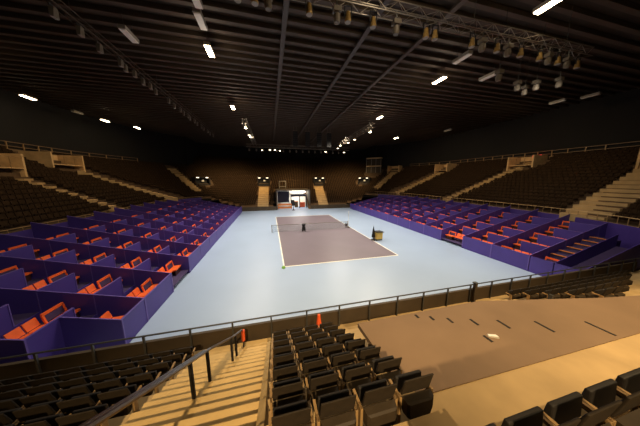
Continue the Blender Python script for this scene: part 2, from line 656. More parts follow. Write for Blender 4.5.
# parapet and its railing
pr = MB()
pr.box(-22, 19.0, -20.40, -20.28, 0.0, 1.45)
struct(pr.build('wall_near_parapet', 'parapet'), 'low dark parapet between the near seats and the blue floor', 'wall')
fr = empty('parapet_railing', (0, -20.45, 0))
tag(fr, 'slim grey railing running along the near parapet', 'railing')
MB().tube((-22, 0, 1.76), (19, 0, 1.76), 0.03, 8).build('rail', 'rail', fr)
x = -21.3
while x < 18.9:
    MB().box(x-0.03, x+0.03, -0.03, 0.03, 0.75, 1.76).build('post', 'rail', fr)
    x += 1.475
ga = empty('railing_gate_post', (3.95, -20.55, 0.75))
tag(ga, 'taller dark gate post where the parapet railing changes at the deck', 'post')
MB().box(-0.07, 0.07, -0.07, 0.07, 0, 1.12).build('shaft', 'parapet', ga)
MB().box(-0.1, 0.1, -0.1, 0.1, 1.12, 1.17).build('cap', 'rail', ga)

# handrail in the stairs
hr = empty('stair_handrail', (0, 0, 0))
tag(hr, 'double pipe metal handrail running down the yellow stairs', 'handrail')
path = [(-8.05, -27.6, 6.02), (-8.0, -25.2, 4.42), (-8.0, -23.2, 3.1), (-7.68, -22.2, 2.52), (-7.6, -21.1, 1.85)]
mb = MB()
for a, b_ in zip(path, path[1:]):
    mb.tube(a, b_, 0.035, 8)
mb.build('top_pipe', 'railwarm', hr)
mb = MB()
for a, b_ in zip(path[:3], path[1:3]):
    mb.tube((a[0]-0.12, a[1], a[2]-0.02), (b_[0]-0.12, b_[1], b_[2]-0.02), 0.03, 8)
mb.build('lower_pipe', 'railwarm', hr)
for x, y, zt in ((-8.02, -24.25, 3.76), (-7.98, -23.45, 3.25), (-7.70, -22.3, 2.58), (-7.66, -21.9, 2.32), (-8.05, -26.3, 5.15)):
    i = int((YF-y)/0.67)
    MB().box(x-0.03, x+0.03, y-0.03, y+0.03, near_z(i)+0.01, zt).build('post', 'black', hr)
sl = MB().tube((-7.58, -20.95, 1.30), (-7.58, -20.95, 1.72), 0.065, 10).tube((-7.6, -21.1, 1.85), (-7.58, -20.95, 1.70), 0.035, 8).build('end_sleeve', 'cone', hr)
sl['label'] = 'orange sleeve'
MB().tube((-7.58, -20.95, 0.76), (-7.58, -20.95, 1.31), 0.03, 8).build('post', 'black', hr)


# ------------------------------------------------------------------ near seats
def seat_parts(parent):
    mb = MB()
    # upper back panel, leaning back (chair faces +y)
    mb.hexa([(-0.235, -0.03, 0.50), (0.235, -0.03, 0.50), (0.235, 0.02, 0.50), (-0.235, 0.02, 0.50),
             (-0.235, -0.09, 0.79), (0.235, -0.09, 0.79), (0.235, -0.065, 0.79), (-0.235, -0.065, 0.79)])
    mb.build('backrest', 'seat', parent, bevel=0.01)
    # bulged lower shell with rounded lower corners
    mb = MB()
    prof = [(-0.235, 0.50), (-0.235, 0.32), (-0.205, 0.23), (-0.14, 0.18), (0.14, 0.18), (0.205, 0.23), (0.235, 0.32), (0.235, 0.50)]
    n = len(prof)
    rings = [(-0.045, 1.0), (-0.135, 0.93), (-0.16, 0.78)]
    base = len(mb.v)
    for yy, sc in rings:
        for px, pz in prof:
            mb.v.append((px*sc, yy - 0.02*(0.5-pz), 0.36+(pz-0.36)*sc))
    for r in range(len(rings)-1):
        for i in range(n):
            j = (i+1) % n
            mb.f.append((base+r*n+i, base+r*n+j, base+(r+1)*n+j, base+(r+1)*n+i))
            mb.mi.append(0)
    mb.f.append(tuple(base+2*n+i for i in range(n)))
    mb.f.append(tuple(base+i for i in reversed(range(n))))
    mb.mi += [0, 0]
    mb.build('back_shell', 'seat_shell', parent, smooth=False)
    # tipped-up seat pan in front
    mb = MB()
    mb.hexa([(-0.225, 0.10, 0.36), (0.225, 0.10, 0.36), (0.225, 0.20, 0.36), (-0.225, 0.20, 0.36),
             (-0.225, 0.12, 0.61), (0.225, 0.12, 0.61), (0.225, 0.17, 0.61), (-0.225, 0.17, 0.61)])
    mb.build('seat_pan', 'seat_dark', parent, bevel=0.015)
    mb = MB()
    for s in (-1, 1):
        mb.box(s*0.262-0.018, s*0.262+0.018, -0.06, 0.04, 0.0, 0.50)
        mb.box(s*0.262-0.018, s*0.262+0.018, -0.05, 0.22, 0.46, 0.50)
    mb.box(-0.262, 0.262, 0.0, 0.03, 0.36, 0.40)
    mb.build('standard', 'standard', parent)


def joined(root, name, order):
    """One-mesh version of a thing for copies too small to show their parts."""
    vs, fs, mi, mats = [], [], [], []
    for ch in root.children:
        n = len(vs)
        vs += [tuple(v.co) for v in ch.data.vertices]
        if ch.data.materials[0] not in mats:
            mats.append(ch.data.materials[0])
        ix = mats.index(ch.data.materials[0])
        for f in ch.data.polygons:
            fs.append(tuple(n+i for i in f.vertices))
            mi.append(ix)
    me = bpy.data.meshes.new(name)
    me.from_pydata(vs, [], fs)
    for q in mats:
        me.materials.append(q)
    me.polygons.foreach_set('material_index', mi)
    return me


seat0 = empty('stadium_seat', (0, 0, 0))
seat_parts(seat0)
seat_me = joined(seat0, 'stadium_seat_small', None)
used = [False]
spots = []      # (dist, x, y, z, rz, label)
P = 0.585
for i in range(0, 8):                       # block right of the stairs
    yb = -21.34-0.67*i
    for c in range(4):
        x = -6.53 + 0.29 + (P+0.01)*c
        spots.append((x, yb, near_z(i), 0, f'dark tip-up seat beside the yellow stairs, {nth(i+1)} row from the railing, {nth(c+1)} from the stairs'))
for i in range(0, 7):                       # block left of the stairs
    yb = -21.34-0.67*i
    for c in range(0, 17):
        x = -9.40 - P*c
        if in_view(x, yb, 3.0):
            spots.append((x, yb, near_z(i), 0, f'dark tip-up seat beyond the handrail, {nth(i+1)} row from the railing, {nth(c+1)} from the stairs'))
yb = -21.34-0.67*9
for c in range(0, 9):                       # row behind the deck
    x = -4.72 + 0.57*c
    yb = -27.2
    if in_view(x, yb, 1.6):
        spots.append((x, yb, near_z(9)-0.04, 0, f'dark seat in the row above the brown deck, {nth(c+1)} counted from the lower seats'))
for i in range(0, 7):                       # block beyond the deck
    yb = -21.34-0.67*i
    for c in range(0, 22):
        x = 5.55 + P*c
        if in_view(x, yb, 0.2):
            spots.append((x, yb, near_z(i), 0, f'dark seat past the brown deck, {nth(i+1)} row from the railing, {nth(c+1)} from the deck'))
spots.sort(key=lambda s: cdist(*s[:3]))
print('near seats', len(spots))
NP = 170
for n, (x, y, z, rz, lab) in enumerate(spots[:300]):
    if n == 0:
        o = seat0
        o.location = (x, y, z)
    elif n < NP:
        o = dup(seat0, (x, y, z), rz)
    else:
        o = bpy.data.objects.new('stadium_seat', seat_me)
        o.location = (x, y, z)
        COL.objects.link(o)
    tag(o, lab, 'seat', 'dark tip-up seats of the near stand')

# the seats of the far and side tiers: one mass
ms = MB()


def small_seat(mb, x, y, z, nx, ny):
    # faces -n (towards the court)
    tx, ty = -ny, nx
    w, h = 0.215, 0.42

    def pt(u, v, zz):
        return (x+tx*u+nx*v, y+ty*u+ny*v, z+zz)
    # back panel
    mb.hexa([pt(-w, -0.02, 0.32), pt(w, -0.02, 0.32), pt(w, 0.05, 0.32), pt(-w, 0.05, 0.32),
             pt(-w, 0.07, 0.80), pt(w, 0.07, 0.80), pt(w, 0.13, 0.80), pt(-w, 0.13, 0.80)])
    # tipped seat pan
    mb.hexa([pt(-w, -0.16, 0.36), pt(w, -0.16, 0.36), pt(w, -0.05, 0.34), pt(-w, -0.05, 0.34),
             pt(-w, -0.20, 0.50), pt(w, -0.20, 0.50), pt(w, -0.03, 0.46), pt(-w, -0.03, 0.46)], open_faces=(0,))


cnt = 0
for o in rows:
    if o < 0.3:
        continue
    om = o + 0.42
    z = zrow(o)
    p = outline(om)
    acc = 0.26
    for i in range(len(p)-1):
        a, b_ = p[i], p[i+1]
        L = math.hypot(b_[0]-a[0], b_[1]-a[1])
        t = acc
        while t < L:
            f = t/L
            x, y = a[0]+(b_[0]-a[0])*f, a[1]+(b_[1]-a[1])*f
            nx, ny = a[2]+(b_[2]-a[2])*f, a[3]+(b_[3]-a[3])*f
            ln = math.hypot(nx, ny)
            if bowl_ok(x, y, o) and seat_free(x, y, o) and not in_tunnel(x, y) and in_view(x, y, 1.5) and o < 26:
                small_seat(ms, x, y, z, nx/ln, ny/ln)
                cnt += 1
            t += 0.52
        acc = t-L
for (x, y, z, rz, lab) in spots[300:]:
    small_seat(ms, x, y, z, 0, -1)
print('tier seats', cnt, len(ms.f))
tag(ms.build('tier_seats', 'tierseat'), 'dark seats filling the side and far grandstands', 'seats', 'seats of the upper tiers', 'stuff')

# ------------------------------------------------------------------ deck
DZ = 3.42
SLOTS = ((-2.47, -23.70, -23.84), (-2.12, -23.86, -24.02), (-1.70, -24.04, -24.23), (-1.12, -24.23, -24.47), (-0.43, -24.44, -24.76), (0.52, -24.72, -25.13), (1.84, -25.06, -25.58), (-1.36, -24.78, -24.99))
pts = [(-4.12, -25.60), (8.2, -25.72), (6.0, -24.75), (4.07, -24.45), (2.7, -24.17), (0.0, -23.62), (-4.22, -23.62)]
mb = MB()
n = len(pts)
mb.v += [(x, y, DZ-0.12) for x, y in pts] + [(x, y, DZ) for x, y in pts]
mb.f.append(tuple(range(n, 2*n)))
mb.f.append(tuple(reversed(range(n))))
mb.mi += [0, 0]
for i in range(n):
    j = (i+1) % n
    mb.f.append((i, j, n+j, n+i))
    mb.mi.append(0)
deck = empty('camera_deck', (0, 0, 0))
tag(deck, 'wide flat brown boarded deck built over the near seats', 'platform')
mb.build('deck_board', 'deck', deck)
for (x, ya, yb2) in SLOTS:
    MB().box(x-0.034, x+0.034, yb2, ya, DZ, DZ+0.006).build('slot', 'slot', deck)
for x in (-3.9, -1.5, 1.0, 3.0):
    MB().box(x-0.05, x+0.05, -23.85, -23.75, 2.2, DZ-0.12).build('support_leg', 'rail', deck)
pa = MB()
pa.hexa([(-0.10, 0.02, 0.0), (0.09, -0.10, 0.0), (0.11, 0.0, 0.0), (-0.06, 0.09, 0.0),
         (-0.09, 0.02, 0.02), (0.08, -0.09, 0.05), (0.10, 0.0, 0.04), (-0.05, 0.08, 0.02)])
tag(pa.build('paper_scrap', 'white', loc=(-1.18, -24.86, DZ)), 'white scrap of paper lying on the brown deck', 'paper')

# ------------------------------------------------------------------ cone
c = empty('traffic_cone', (-4.60, -20.70, 0.75))
tag(c, 'orange traffic cone standing by the parapet at the foot of the seats', 'cone')
MB().box(-0.2, 0.2, -0.2, 0.2, 0, 0.04).build('base', 'white', c)
MB().lathe((0, 0, 0.04), [(0.16, 0), (0.13, 0.25)], 12).build('lower_band', 'white', c)
MB().lathe((0, 0, 0.29), [(0.13, 0), (0.09, 0.35), (0.06, 0.62), (0.03, 0.64)], 12).build('upper_body', 'cone', c)

# ------------------------------------------------------------------ purple box terraces
TD, TH, BW = 2.02, 0.49, 2.85
NT = 5


def back_x(y):
    """Inner face of the bowl at the level of the lower tier edge."""
    r = RC + 4.66
    ay = abs(y)
    if ay <= HY:
        return HX + r
    return HX + math.sqrt(max(0, r*r-(ay-HY)**2))


chair0 = empty('orange_chair', (0, 0, 0))     # faces +x
mb = MB()
mb.hexa([(-0.2, -0.25, 0.38), (0.26, -0.25, 0.40), (0.26, 0.25, 0.40), (-0.2, 0.25, 0.38),
         (-0.2, -0.25, 0.45), (0.26, -0.25, 0.47), (0.26, 0.25, 0.47), (-0.2, 0.25, 0.45)])
mb.build('seat', 'orange', chair0)
mb = MB()
mb.hexa([(-0.24, -0.24, 0.48), (-0.19, -0.24, 0.48), (-0.19, 0.24, 0.48), (-0.24, 0.24, 0.48),
         (-0.34, -0.24, 0.82), (-0.30, -0.24, 0.82), (-0.30, 0.24, 0.82), (-0.34, 0.24, 0.82)])
mb.build('backrest', 'orange', chair0)
mb = MB()
for s in (-1, 1):
    mb.bar((0.18, s*0.2, 0.40), (0.22, s*0.2, 0.0), 0.025, 0.025)
    mb.bar((-0.33, s*0.2, 0.80), (-0.18, s*0.2, 0.40), 0.025, 0.025)
    mb.bar((-0.18, s*0.2, 0.40), (-0.24, s*0.2, 0.0), 0.025, 0.025)
mb.build('frame', 'orange_dark', chair0)
chair_me = joined(chair0, 'orange_chair_small', None)

SIDES = ((-1, -12.8, -16.90, 'left'), (1, 13.5, -17.40, 'right'))
chairs = []
benches = []
boxes = []
COLS = {}
for s, x0, y0, nm in SIDES:
    cols = []
    if s < 0:
        cols.append((-18.55, -16.90))
    c = 0
    while y0+BW*(c+1) < 21.2:
        cols.append((y0+BW*c, y0+BW*(c+1)))
        c += 1
    COLS[s] = cols
    for c, (ya, yb) in enumerate(cols):
        lim = min(back_x(-19.8 if (s < 0 and c == 0) else ya), back_x(yb)) - 0.08
        for t in range(NT):
            xa = x0 + s*TD*t
            xb = x0 + s*TD*(t+1)
            if abs(xb) > lim or t == NT-1 or abs(xb)+0.95 > lim:
                xb = s*lim
            if abs(xb)-abs(xa) < 0.8:
                continue
            boxes.append((s, nm, c, t, xa, xb, -19.75 if (s < 0 and c == 0 and t) else ya, yb))
            if abs(xb) >= lim-0.001:
                break

protos = {}


def box_geo(s, xa, xb, ya, yb, t, open_front):
    d = abs(xb-xa)
    w = yb-ya
    front, part, flr = MB(), MB(), MB()
    lo = (-TH if t else -0.28) - (0.4 if t and ya < -19 else 0)
    if not open_front:
        wf = w if t == 0 else w-1.0          # gangway gap at the far end of each upper box
        front.box(0, s*0.05, 0.05, wf, lo if t == 0 else 0.0, 1.0, 0)
        front.box(-s*0.012, s*0.062, 0.05, wf, 1.0, 1.03, 1)
        front.box(-s*0.02, 0, wf-0.04, wf, lo if t == 0 else 0.0, 1.0, 1)
    if t:
        front.box(0, s*0.05, 0.05, w, lo, 0.0, 0)
    slope = TH/TD*d
    a, b_ = (0.0, s*d) if s > 0 else (s*d, 0.0)
    za, zb = (1.0, 1.0+slope) if s > 0 else (1.0+slope, 1.0)
    part.hexa([(a, 0, lo), (b_, 0, lo), (b_, 0.045, lo), (a, 0.045, lo),
               (a, 0, za), (b_, 0, zb), (b_, 0.045, zb), (a, 0.045, za)], 0)
    part.bar((0, 0.0225, 1.015), (s*d, 0.0225, 1.015+slope), 0.055, 0.03, 1)
    part.box(-s*0.02, s*0.02, -0.008, 0.053, lo, 1.03, 1)
    flr.box(s*0.05, s*d, 0.05, w, -0.06, 0.0, 0)
    return front, part, flr


for s, nm, c, t, xa, xb, ya, yb in boxes:
    z = 0.30 + TH*t
    small = ya > 8.0
    open_front = t == 0 and c == 2
    key = (s, t == 0, round(abs(xb-xa), 2), round(yb-ya, 2), open_front, small)
    lab = f'purple spectator box, {nth(t+1)} tier from the court, {nth(c+1)} from the near end, {nm} terrace'
    if open_front:
        lab = f'purple front tier box without a front panel, {nm} terrace, orange chairs in full view'
    if key in protos:
        if small:
            o = protos[key].copy()
            COL.objects.link(o)
            o.location = (xa, ya, z)
        else:
            o = dup(protos[key], (xa, ya, z))
    else:
        front, part, flr = box_geo(s, xa, xb, ya, yb, t, open_front)
        if small:
            mb = MB()
            for q in (front, part, flr):
                n = len(mb.v)
                mb.v += q.v
                mb.f += [tuple(n+i for i in f) for f in q.f]
                mb.mi += [i if q is not flr else 2 for i in q.mi]
            o = mb.build('spectator_box', ['purple', 'edge', 'purple_in'], None, (xa, ya, z))
        else:
            o = empty('spectator_box', (xa, ya, z))
            if front.v:
                front.build('front_panel', ['purple', 'edge'], o)
            part.build('side_partition', ['purple', 'edge'], o)
            flr.build('box_floor', 'purple_in', o)
        protos[key] = o
    tag(o, lab, 'spectator box', f'purple spectator boxes of the {nm} terrace')
    # chairs
    rz = 0 if s < 0 else math.pi
    w = yb-ya
    nq = 3 if w > 2 else 2
    dep = abs(xb-xa)
    for q in range(nq):
        cx = xa + s*min(0.95, dep-0.40)
        cy = (yb - 1.30 - 0.545*q) if w > 2 else (ya + 0.4 + 0.6*q)
        chairs.append((cdist(cx, cy, z), cx, cy, z, rz,
                       f'orange chair {nth(q+1)} of its row, {nth(t+1)} tier, {nth(c+1)} box from near end, {nm} terrace'))
    if w > 2:
        bx, by = xa + s*min(0.80, dep-0.4), yb - 0.56
        if in_view(bx, by, 0.6):
            benches.append((bx, by, z, rz, f'orange rimmed bench in the panel gap, {nth(t+1)} tier, {nth(c+1)} box from near end, {nm} terrace', small))

# closing walls at the back of each terrace and at its ends
for s, x0, y0, nm in SIDES:
    mb = MB()
    ys = ([-20.1] if s < 0 else []) + [c[0] for c in COLS[s]] + [COLS[s][-1][1]]
    if s > 0:
        ys = [-20.2, -18.8] + ys
    for a, b_ in zip(ys, ys[1:]):
        xa, xb = s*(back_x(a)-0.02), s*(back_x(b_)-0.02)
        mb.hexa([(xa-s*0.0, a, 0.0), (xa+s*0.06, a, 0.0), (xb+s*0.06, b_, 0.0), (xb, b_, 0.0),
                 (xa-s*0.0, a, 3.55), (xa+s*0.06, a, 3.55), (xb+s*0.06, b_, 3.55), (xb, b_, 3.55)])
    struct(mb.build('wall_purple_' + nm, 'purple'), f'purple back wall rising behind the {nm} terrace boxes', 'wall')
    mb = MB()
    ye = ys[-1] + 0.01
    L = back_x(ye)-abs(x0)-0.1
    mb.hexa([(x0, ye, 0), (x0+s*L, ye, 0), (x0+s*L, ye+0.06, 0), (x0, ye+0.06, 0),
             (x0, ye, 1.05), (x0+s*L, ye, 1.05+TH/TD*L), (x0+s*L, ye+0.06, 1.05+TH/TD*L), (x0, ye+0.06, 1.05)])
    struct(mb.build('wall_terrace_end_' + nm, 'purple'), f'long purple end panel closing the far end of the {nm} terrace', 'wall')

bench0 = empty('orange_bench', (0, 0, 0))
MB().hexa([(-0.2, -0.46, 0.36), (0.3, -0.46, 0.38), (0.3, 0.46, 0.38), (-0.2, 0.46, 0.36),
           (-0.2, -0.46, 0.45), (0.3, -0.46, 0.47), (0.3, 0.46, 0.47), (-0.2, 0.46, 0.45)]).build('seat', 'orange', bench0)
MB().bar((-0.30, -0.46, 0.84), (-0.30, 0.46, 0.84), 0.06, 0.12).bar((-0.22, -0.43, 0.45), (-0.30, -0.43, 0.82), 0.08, 0.06)\
    .bar((-0.22, 0.43, 0.45), (-0.30, 0.43, 0.82), 0.08, 0.06).build('back_frame', 'orange', bench0)
MB().hexa([(-0.25, -0.4, 0.47), (-0.23, -0.4, 0.47), (-0.23, 0.4, 0.47), (-0.25, 0.4, 0.47),
           (-0.31, -0.4, 0.79), (-0.29, -0.4, 0.79), (-0.29, 0.4, 0.79), (-0.31, 0.4, 0.79)]).build('back_panel', 'purple_in', bench0)
MB().box(-0.18, -0.13, -0.4, 0.4, 0.0, 0.36).box(0.2, 0.25, -0.4, 0.4, 0.0, 0.37).build('legs', 'orange_dark', bench0)
bench_me = joined(bench0, 'orange_bench_small', None)
for n, (x, y, z, rz, lab, small) in enumerate(benches):
    if n == 0:
        o = bench0
        o.location = (x, y, z)
        o.rotation_euler = (0, 0, rz)
    elif not small:
        o = dup(bench0, (x, y, z), rz)
    else:
        o = bpy.data.objects.new('orange_bench', bench_me)
        o.location = (x, y, z)
        o.rotation_euler = (0, 0, rz)
        COL.objects.link(o)
    tag(o, lab, 'bench', 'orange rimmed benches in the purple boxes')
chairs.sort(key=lambda c: c[0])
chairs = [c for c in chairs if in_view(c[1], c[2], 0.6)]
print('orange chairs', len(chairs), 'boxes', len(boxes))
for n, (d, x, y, z, rz, lab) in enumerate(chairs[:300]):
    if n == 0:
        o = chair0
        o.location = (x, y, z)
        o.rotation_euler = (0, 0, rz)
    elif n < 110:
        o = dup(chair0, (x, y, z), rz)
    else:
        o = bpy.data.objects.new('orange_chair', chair_me)
        o.location = (x, y, z)
        o.rotation_euler = (0, 0, rz)
        COL.objects.link(o)
    tag(o, lab, 'chair', 'orange chairs in the purple boxes')
# stepped gangway at the near end of the right terrace
gw = empty('terrace_steps', (13.5, -18.80, 0))
tag(gw, 'purple stepped gangway with orange edged treads at the near end of the right terrace', 'steps')
mb = MB()
for t in range(6):
    xx_ = 2.2 + t*0.9
    zz = 0.78 + TH/TD*xx_
    mb.box(xx_, xx_+0.9, 0, 1.34, 0.0, zz)
    MB().box(xx_-0.05, xx_+0.14, 0.04, 1.30, zz, zz+0.04).build('tread_edge', 'wood', gw)
mb.box(0.05, 2.2, 0, 1.34, -0.0, 0.30)
mb.build('flight', 'purple_in', gw)
MB().box(0, 0.05, 0, 1.34, 0, 1.3).build('front_panel', 'purple', gw)
ob = dup(bench0, (14.6, -18.1, 0.30), math.pi)
tag(ob, 'orange rimmed bench at the foot of the stepped gangway, right terrace', 'bench', 'orange rimmed benches in the purple boxes')
ne = empty('end_box', (13.5, -20.22, 0))
tag(ne, 'purple end box at the near corner of the right terrace beside the parapet', 'spectator box')
MB().box(0, 0.05, 0, 1.4, 0, 1.3).build('front_panel', 'purple', ne)
MB().hexa([(0, 1.36, 0), (6.9, 1.36, 0), (6.9, 1.40, 0), (0, 1.40, 0), (0, 1.36, 1.3), (6.9, 1.36, 3.0), (6.9, 1.40, 3.0), (0, 1.40, 1.3)]).build('side_partition', 'purple', ne)
MB().hexa([(0, 0, 0), (6.9, 0, 0), (6.9, 0.04, 0), (0, 0.04, 0), (0, 0, 1.3), (6.9, 0, 3.0), (6.9, 0.04, 3.0), (0, 0.04, 1.3)]).build('side_partition', 'purple', ne)
MB().hexa([(0.05, 0.05, 0), (6.9, 0.05, 0), (6.9, 1.35, 0), (0.05, 1.35, 0), (0.05, 0.05, 0.3), (6.9, 0.05, 2.0), (6.9, 1.35, 2.0), (0.05, 1.35, 0.3)]).build('ramp_floor', 'purple_in', ne)

vs, fs, mi = [], [], []
mb = MB()
for (d, x, y, z, rz, lab) in chairs[300:]:
    n = len(mb.v)
    s = -1 if rz else 1
    mb.v += [(x+s*v.co.x, y+s*v.co.y, z+v.co.z) for v in chair_me.vertices]
    mb.f += [tuple(n+i for i in f.vertices) for f in chair_me.polygons]
    mb.mi += [f.material_index for f in chair_me.polygons]
tag(mb.build('orange_chairs_beyond', ['orange', 'orange_dark']), 'orange chairs in the boxes towards the far end of both terraces', 'chairs',
    'orange chairs in the distance', 'stuff')

# ------------------------------------------------------------------ vomitories and portals
for n, (vx, vy, vr) in enumerate(((-21.9, 25.8, 0.69), (-8.0, 30.3, 0.0), (8.0, 30.3, 0.0), (20.5, 26.8, -0.62))):
    vz = 5.75
    p = empty('vomitory_portal', (vx, vy, vz), vr)
    place = ('outermost on the left of the far stand', 'above the left stairs of the far stand', 'above the right stairs of the far stand', 'outermost on the right of the far stand')[n]
    tag(p, f'black portal with two white lamps, {place}', 'portal', 'portals of the far stand')
    MB().box(-1.7, 1.7, 0, 2.6, 2.0, 2.25).box(-1.7, -1.45, 0, 2.6, 0, 2.0).box(1.45, 1.7, 0, 2.6, 0, 2.0).box(-1.45, 1.45, 0.9, 1.0, 0, 2.0).box(-1.7, 1.7, 0.0, 0.06, -0.3, 0.55)\
        .build('frame', 'vom_far', p)  # includes a black panel across the opening, standing in for its inner shade
    for x in (-1.15, 0.95):
        MB().box(x-0.3, x+0.3, -0.06, 0.05, 1.98, 2.18).build('lamp', 'portal_lamp', p)
    MB().box(-0.12, 0.42, 0.4, 0.5, 1.15, 1.55).build('sign_panel', 'white', p)

VOMS = (((-33.2, -1.3), 3.6, 'above the nearest left stairs'), ((-34.6, 7.6), 4.2, 'at the top of the middle left stairs'),
        ((35.2, -3.2), 3.2, 'at the top of the middle right stairs'), ((35.0, 12.6), 3.0, 'at the top of the farther right stairs'),
        ((30.6, 26.6), 3.0, 'in the far right corner'), ((33.8, -16.8), 3.4, 'at the right edge by the nearest right stairs'))
for (vx, vy), wd, where in VOMS:
    ax, ay = abs(vx), abs(vy)
    off = math.hypot(ax-HX, ay-HY)-RC if (ax > HX and ay > HY) else max(ax-A0, ay-B0)
    if ax > HX and ay > HY:
        nx, ny = (ax-HX)*math.copysign(1, vx), (ay-HY)*math.copysign(1, vy)
        l_ = math.hypot(nx, ny)
        nx, ny = nx/l_, ny/l_
    else:
        nx, ny = math.copysign(1, vx), 0
    z = zrow(off)-1.0
    p = empty('stair_vomitory', (vx, vy, z), math.atan2(ny, nx)-math.pi/2)
    tag(p, f'pale concrete entrance block {where}', 'entrance')
    h = wd/2
    MB().box(-h-0.2, -h, -1.6, 1.4, -0.4, 2.3).build('side_wall', 'vom', p)
    MB().box(h, h+0.2, -1.6, 1.4, -0.4, 2.3).build('side_wall', 'vom', p)
    MB().box(-h, h, 1.2, 1.4, -0.4, 2.3).build('rear_wall', 'vom', p)
    MB().box(-h, h, -1.6, 1.2, 0.75, 0.85).build('landing', 'vom', p)
    MB().bar((-h, -1.6, 1.9), (h, -1.6, 1.9), 0.05, 0.05).bar((-h*0.3, -1.6, 0.8), (-h*0.3, -1.6, 1.9), 0.05, 0.05)\
        .bar((h*0.4, -1.6, 0.8), (h*0.4, -1.6, 1.9), 0.05, 0.05).build('railing', 'standard', p)
ex = MB().box(-0.06, 0.06, -0.55, 0.55, -0.16, 0.16).build('exit_lamp', 'red_on', loc=(36.1, -3.9, 11.1))
tag(ex, 'small red lamp glowing above the top of the right stairs', 'lamp')

# commentary box in the far right corner
cb = empty('commentary_box', (25.4, 30.0, 11.4))
cb.rotation_euler = (0, 0, -0.75)
tag(cb, 'small dark commentary box with pale rails in the far right corner', 'booth')
MB().box(-2.2, 2.2, 0.3, 1.2, -1.9, 2.4).build('cabin', 'parapet', cb)
MB().box(-2.3, 2.3, -0.6, 1.3, 2.4, 2.65).build('roof', 'vom', cb)
MB().box(-2.3, 2.3, -0.6, 0.3, 0.0, 0.25).build('sill', 'vom', cb)
for x in (-2.2, -0.7, 0.7, 2.2):
    MB().box(x-0.05, x+0.05, -0.6, -0.5, -1.9, 2.4).build('post', 'grey', cb)

# ------------------------------------------------------------------ player tunnel in the far stand
tn = MB()
tn.box(-5.0, -4.8, 21.4, 27.6, 0, 4.9).box(3.2, 3.4, 21.4, 27.6, 0, 4.9).box(-5.0, 3.4, 21.4, 27.6, 4.7, 4.95)
struct(tn.build('wall_tunnel', 'parapet'), 'dark walls and roof of the player tunnel in the far stand', 'wall')
tn = MB().box(-4.8, 3.2, 27.4, 27.6, 0, 4.7)
struct(tn.build('wall_tunnel_end', 'white'), 'white end wall inside the player tunnel', 'wall')
o = MB().box(-4.6, -1.7, 23.6, 23.7, 1.6, 4.4).build('navy_screen', 'panel')
tag(o, 'dark navy screen panel at the left of the tunnel mouth', 'panel')
MB().box(-4.6, -4.5, 23.6, 23.7, 0, 1.6).build('foot', 'panel', o)
MB().box(-1.8, -1.7, 23.6, 23.7, 0, 1.6).build('foot', 'panel', o)
for n, (z0, lab) in enumerate(((0.25, 'lower orange wooden barrier board left of the tunnel mouth'), (1.0, 'upper orange wooden barrier board left of the tunnel mouth'))):
    o = MB().box(-4.7, -1.2, 21.75, 21.85, z0, z0+0.5).box(-4.6, -4.5, 21.85, 21.95, 0, z0+0.5).box(-1.4, -1.3, 21.85, 21.95, 0, z0+0.5).build('barrier_board', 'wood')
    o.location.y = -0.0 if n else 0.25
    tag(o, lab, 'barrier')
o = MB().box(-1.0, 2.9, 26.2, 26.4, 3.9, 4.25).build('tunnel_light', 'tunnel_light')
tag(o, 'bright white light strip under the tunnel roof', 'light')
o = empty('tunnel_gantry', (0, 24.1, 0))
tag(o, 'dark beam and upright post framing the bright tunnel mouth', 'gantry')
MB().box(-1.3, 2.9, -0.1, 0.1, 3.0, 3.6).build('beam', 'panel', o)
MB().box(0.95, 1.15, -0.1, 0.1, 0.0, 3.0).build('post', 'panel', o)
MB().box(-1.3, -1.1, -0.1, 0.1, 0.0, 3.0).build('post', 'panel', o)
MB().box(2.75, 2.9, -0.1, 0.1, 0.0, 3.0).build('post', 'panel', o)
for n, (x, w_, h_, lab) in enumerate(((1.9, 1.5, 1.3, 'orange red counter block at the right of the tunnel'), (0.3, 0.9, 1.6, 'tan cabinet standing inside the bright tunnel'))):
    o = empty('tunnel_counter' if n == 0 else 'tunnel_cabinet', (x, 25.4, 0))
    tag(o, lab, 'counter' if n == 0 else 'cabinet')
    MB().box(-w_/2, w_/2, -0.3, 0.3, 0.08, h_).build('body', 'cone' if n == 0 else 'far_conc', o)
    MB().box(-w_/2-0.04, w_/2+0.04, -0.34, 0.34, h_, h_+0.05).build('top', 'wood', o)
    MB().box(-w_/2+0.05, w_/2-0.05, -0.25, 0.25, 0, 0.08).build('plinth', 'black', o)
d = bpy.data.lights.new('tunnel_lamp', 'AREA')
d.energy = 420
d.color = (1, 0.93, 0.84)
d.shape = 'RECTANGLE'
d.size, d.size_y = 4.0, 0.5
lo = bpy.data.objects.new('tunnel_lamp', d)
lo.location = (0.9, 25.2, 4.5)
COL.objects.link(lo)
bs = empty('black_stand', (-1.0, 20.3, 0))
tag(bs, 'black upright stand on the floor in front of the tunnel', 'stand')
MB().lathe((0, 0, 0), [(0.42, 0), (0.42, 0.08), (0.12, 0.16)], 14).build('base', 'black', bs)
MB().tube((0, 0, 0.1), (0, 0, 1.2), 0.09, 10).build('pole', 'black', bs)
MB().hexa([(-0.42, -0.2, 1.1), (0.42, -0.2, 1.1), (0.42, 0.2, 1.1), (-0.42, 0.2, 1.1),
           (-0.62, -0.2, 2.5), (0.2, -0.2, 2.5), (0.2, 0.2, 2.5), (-0.62, 0.2, 2.5)]).build('head', 'black', bs, bevel=0.04)
fb = empty('basket_frame', (-3.1, 27.0, 5.0))
tag(fb, 'thin white square frame standing above the tunnel roof', 'frame')
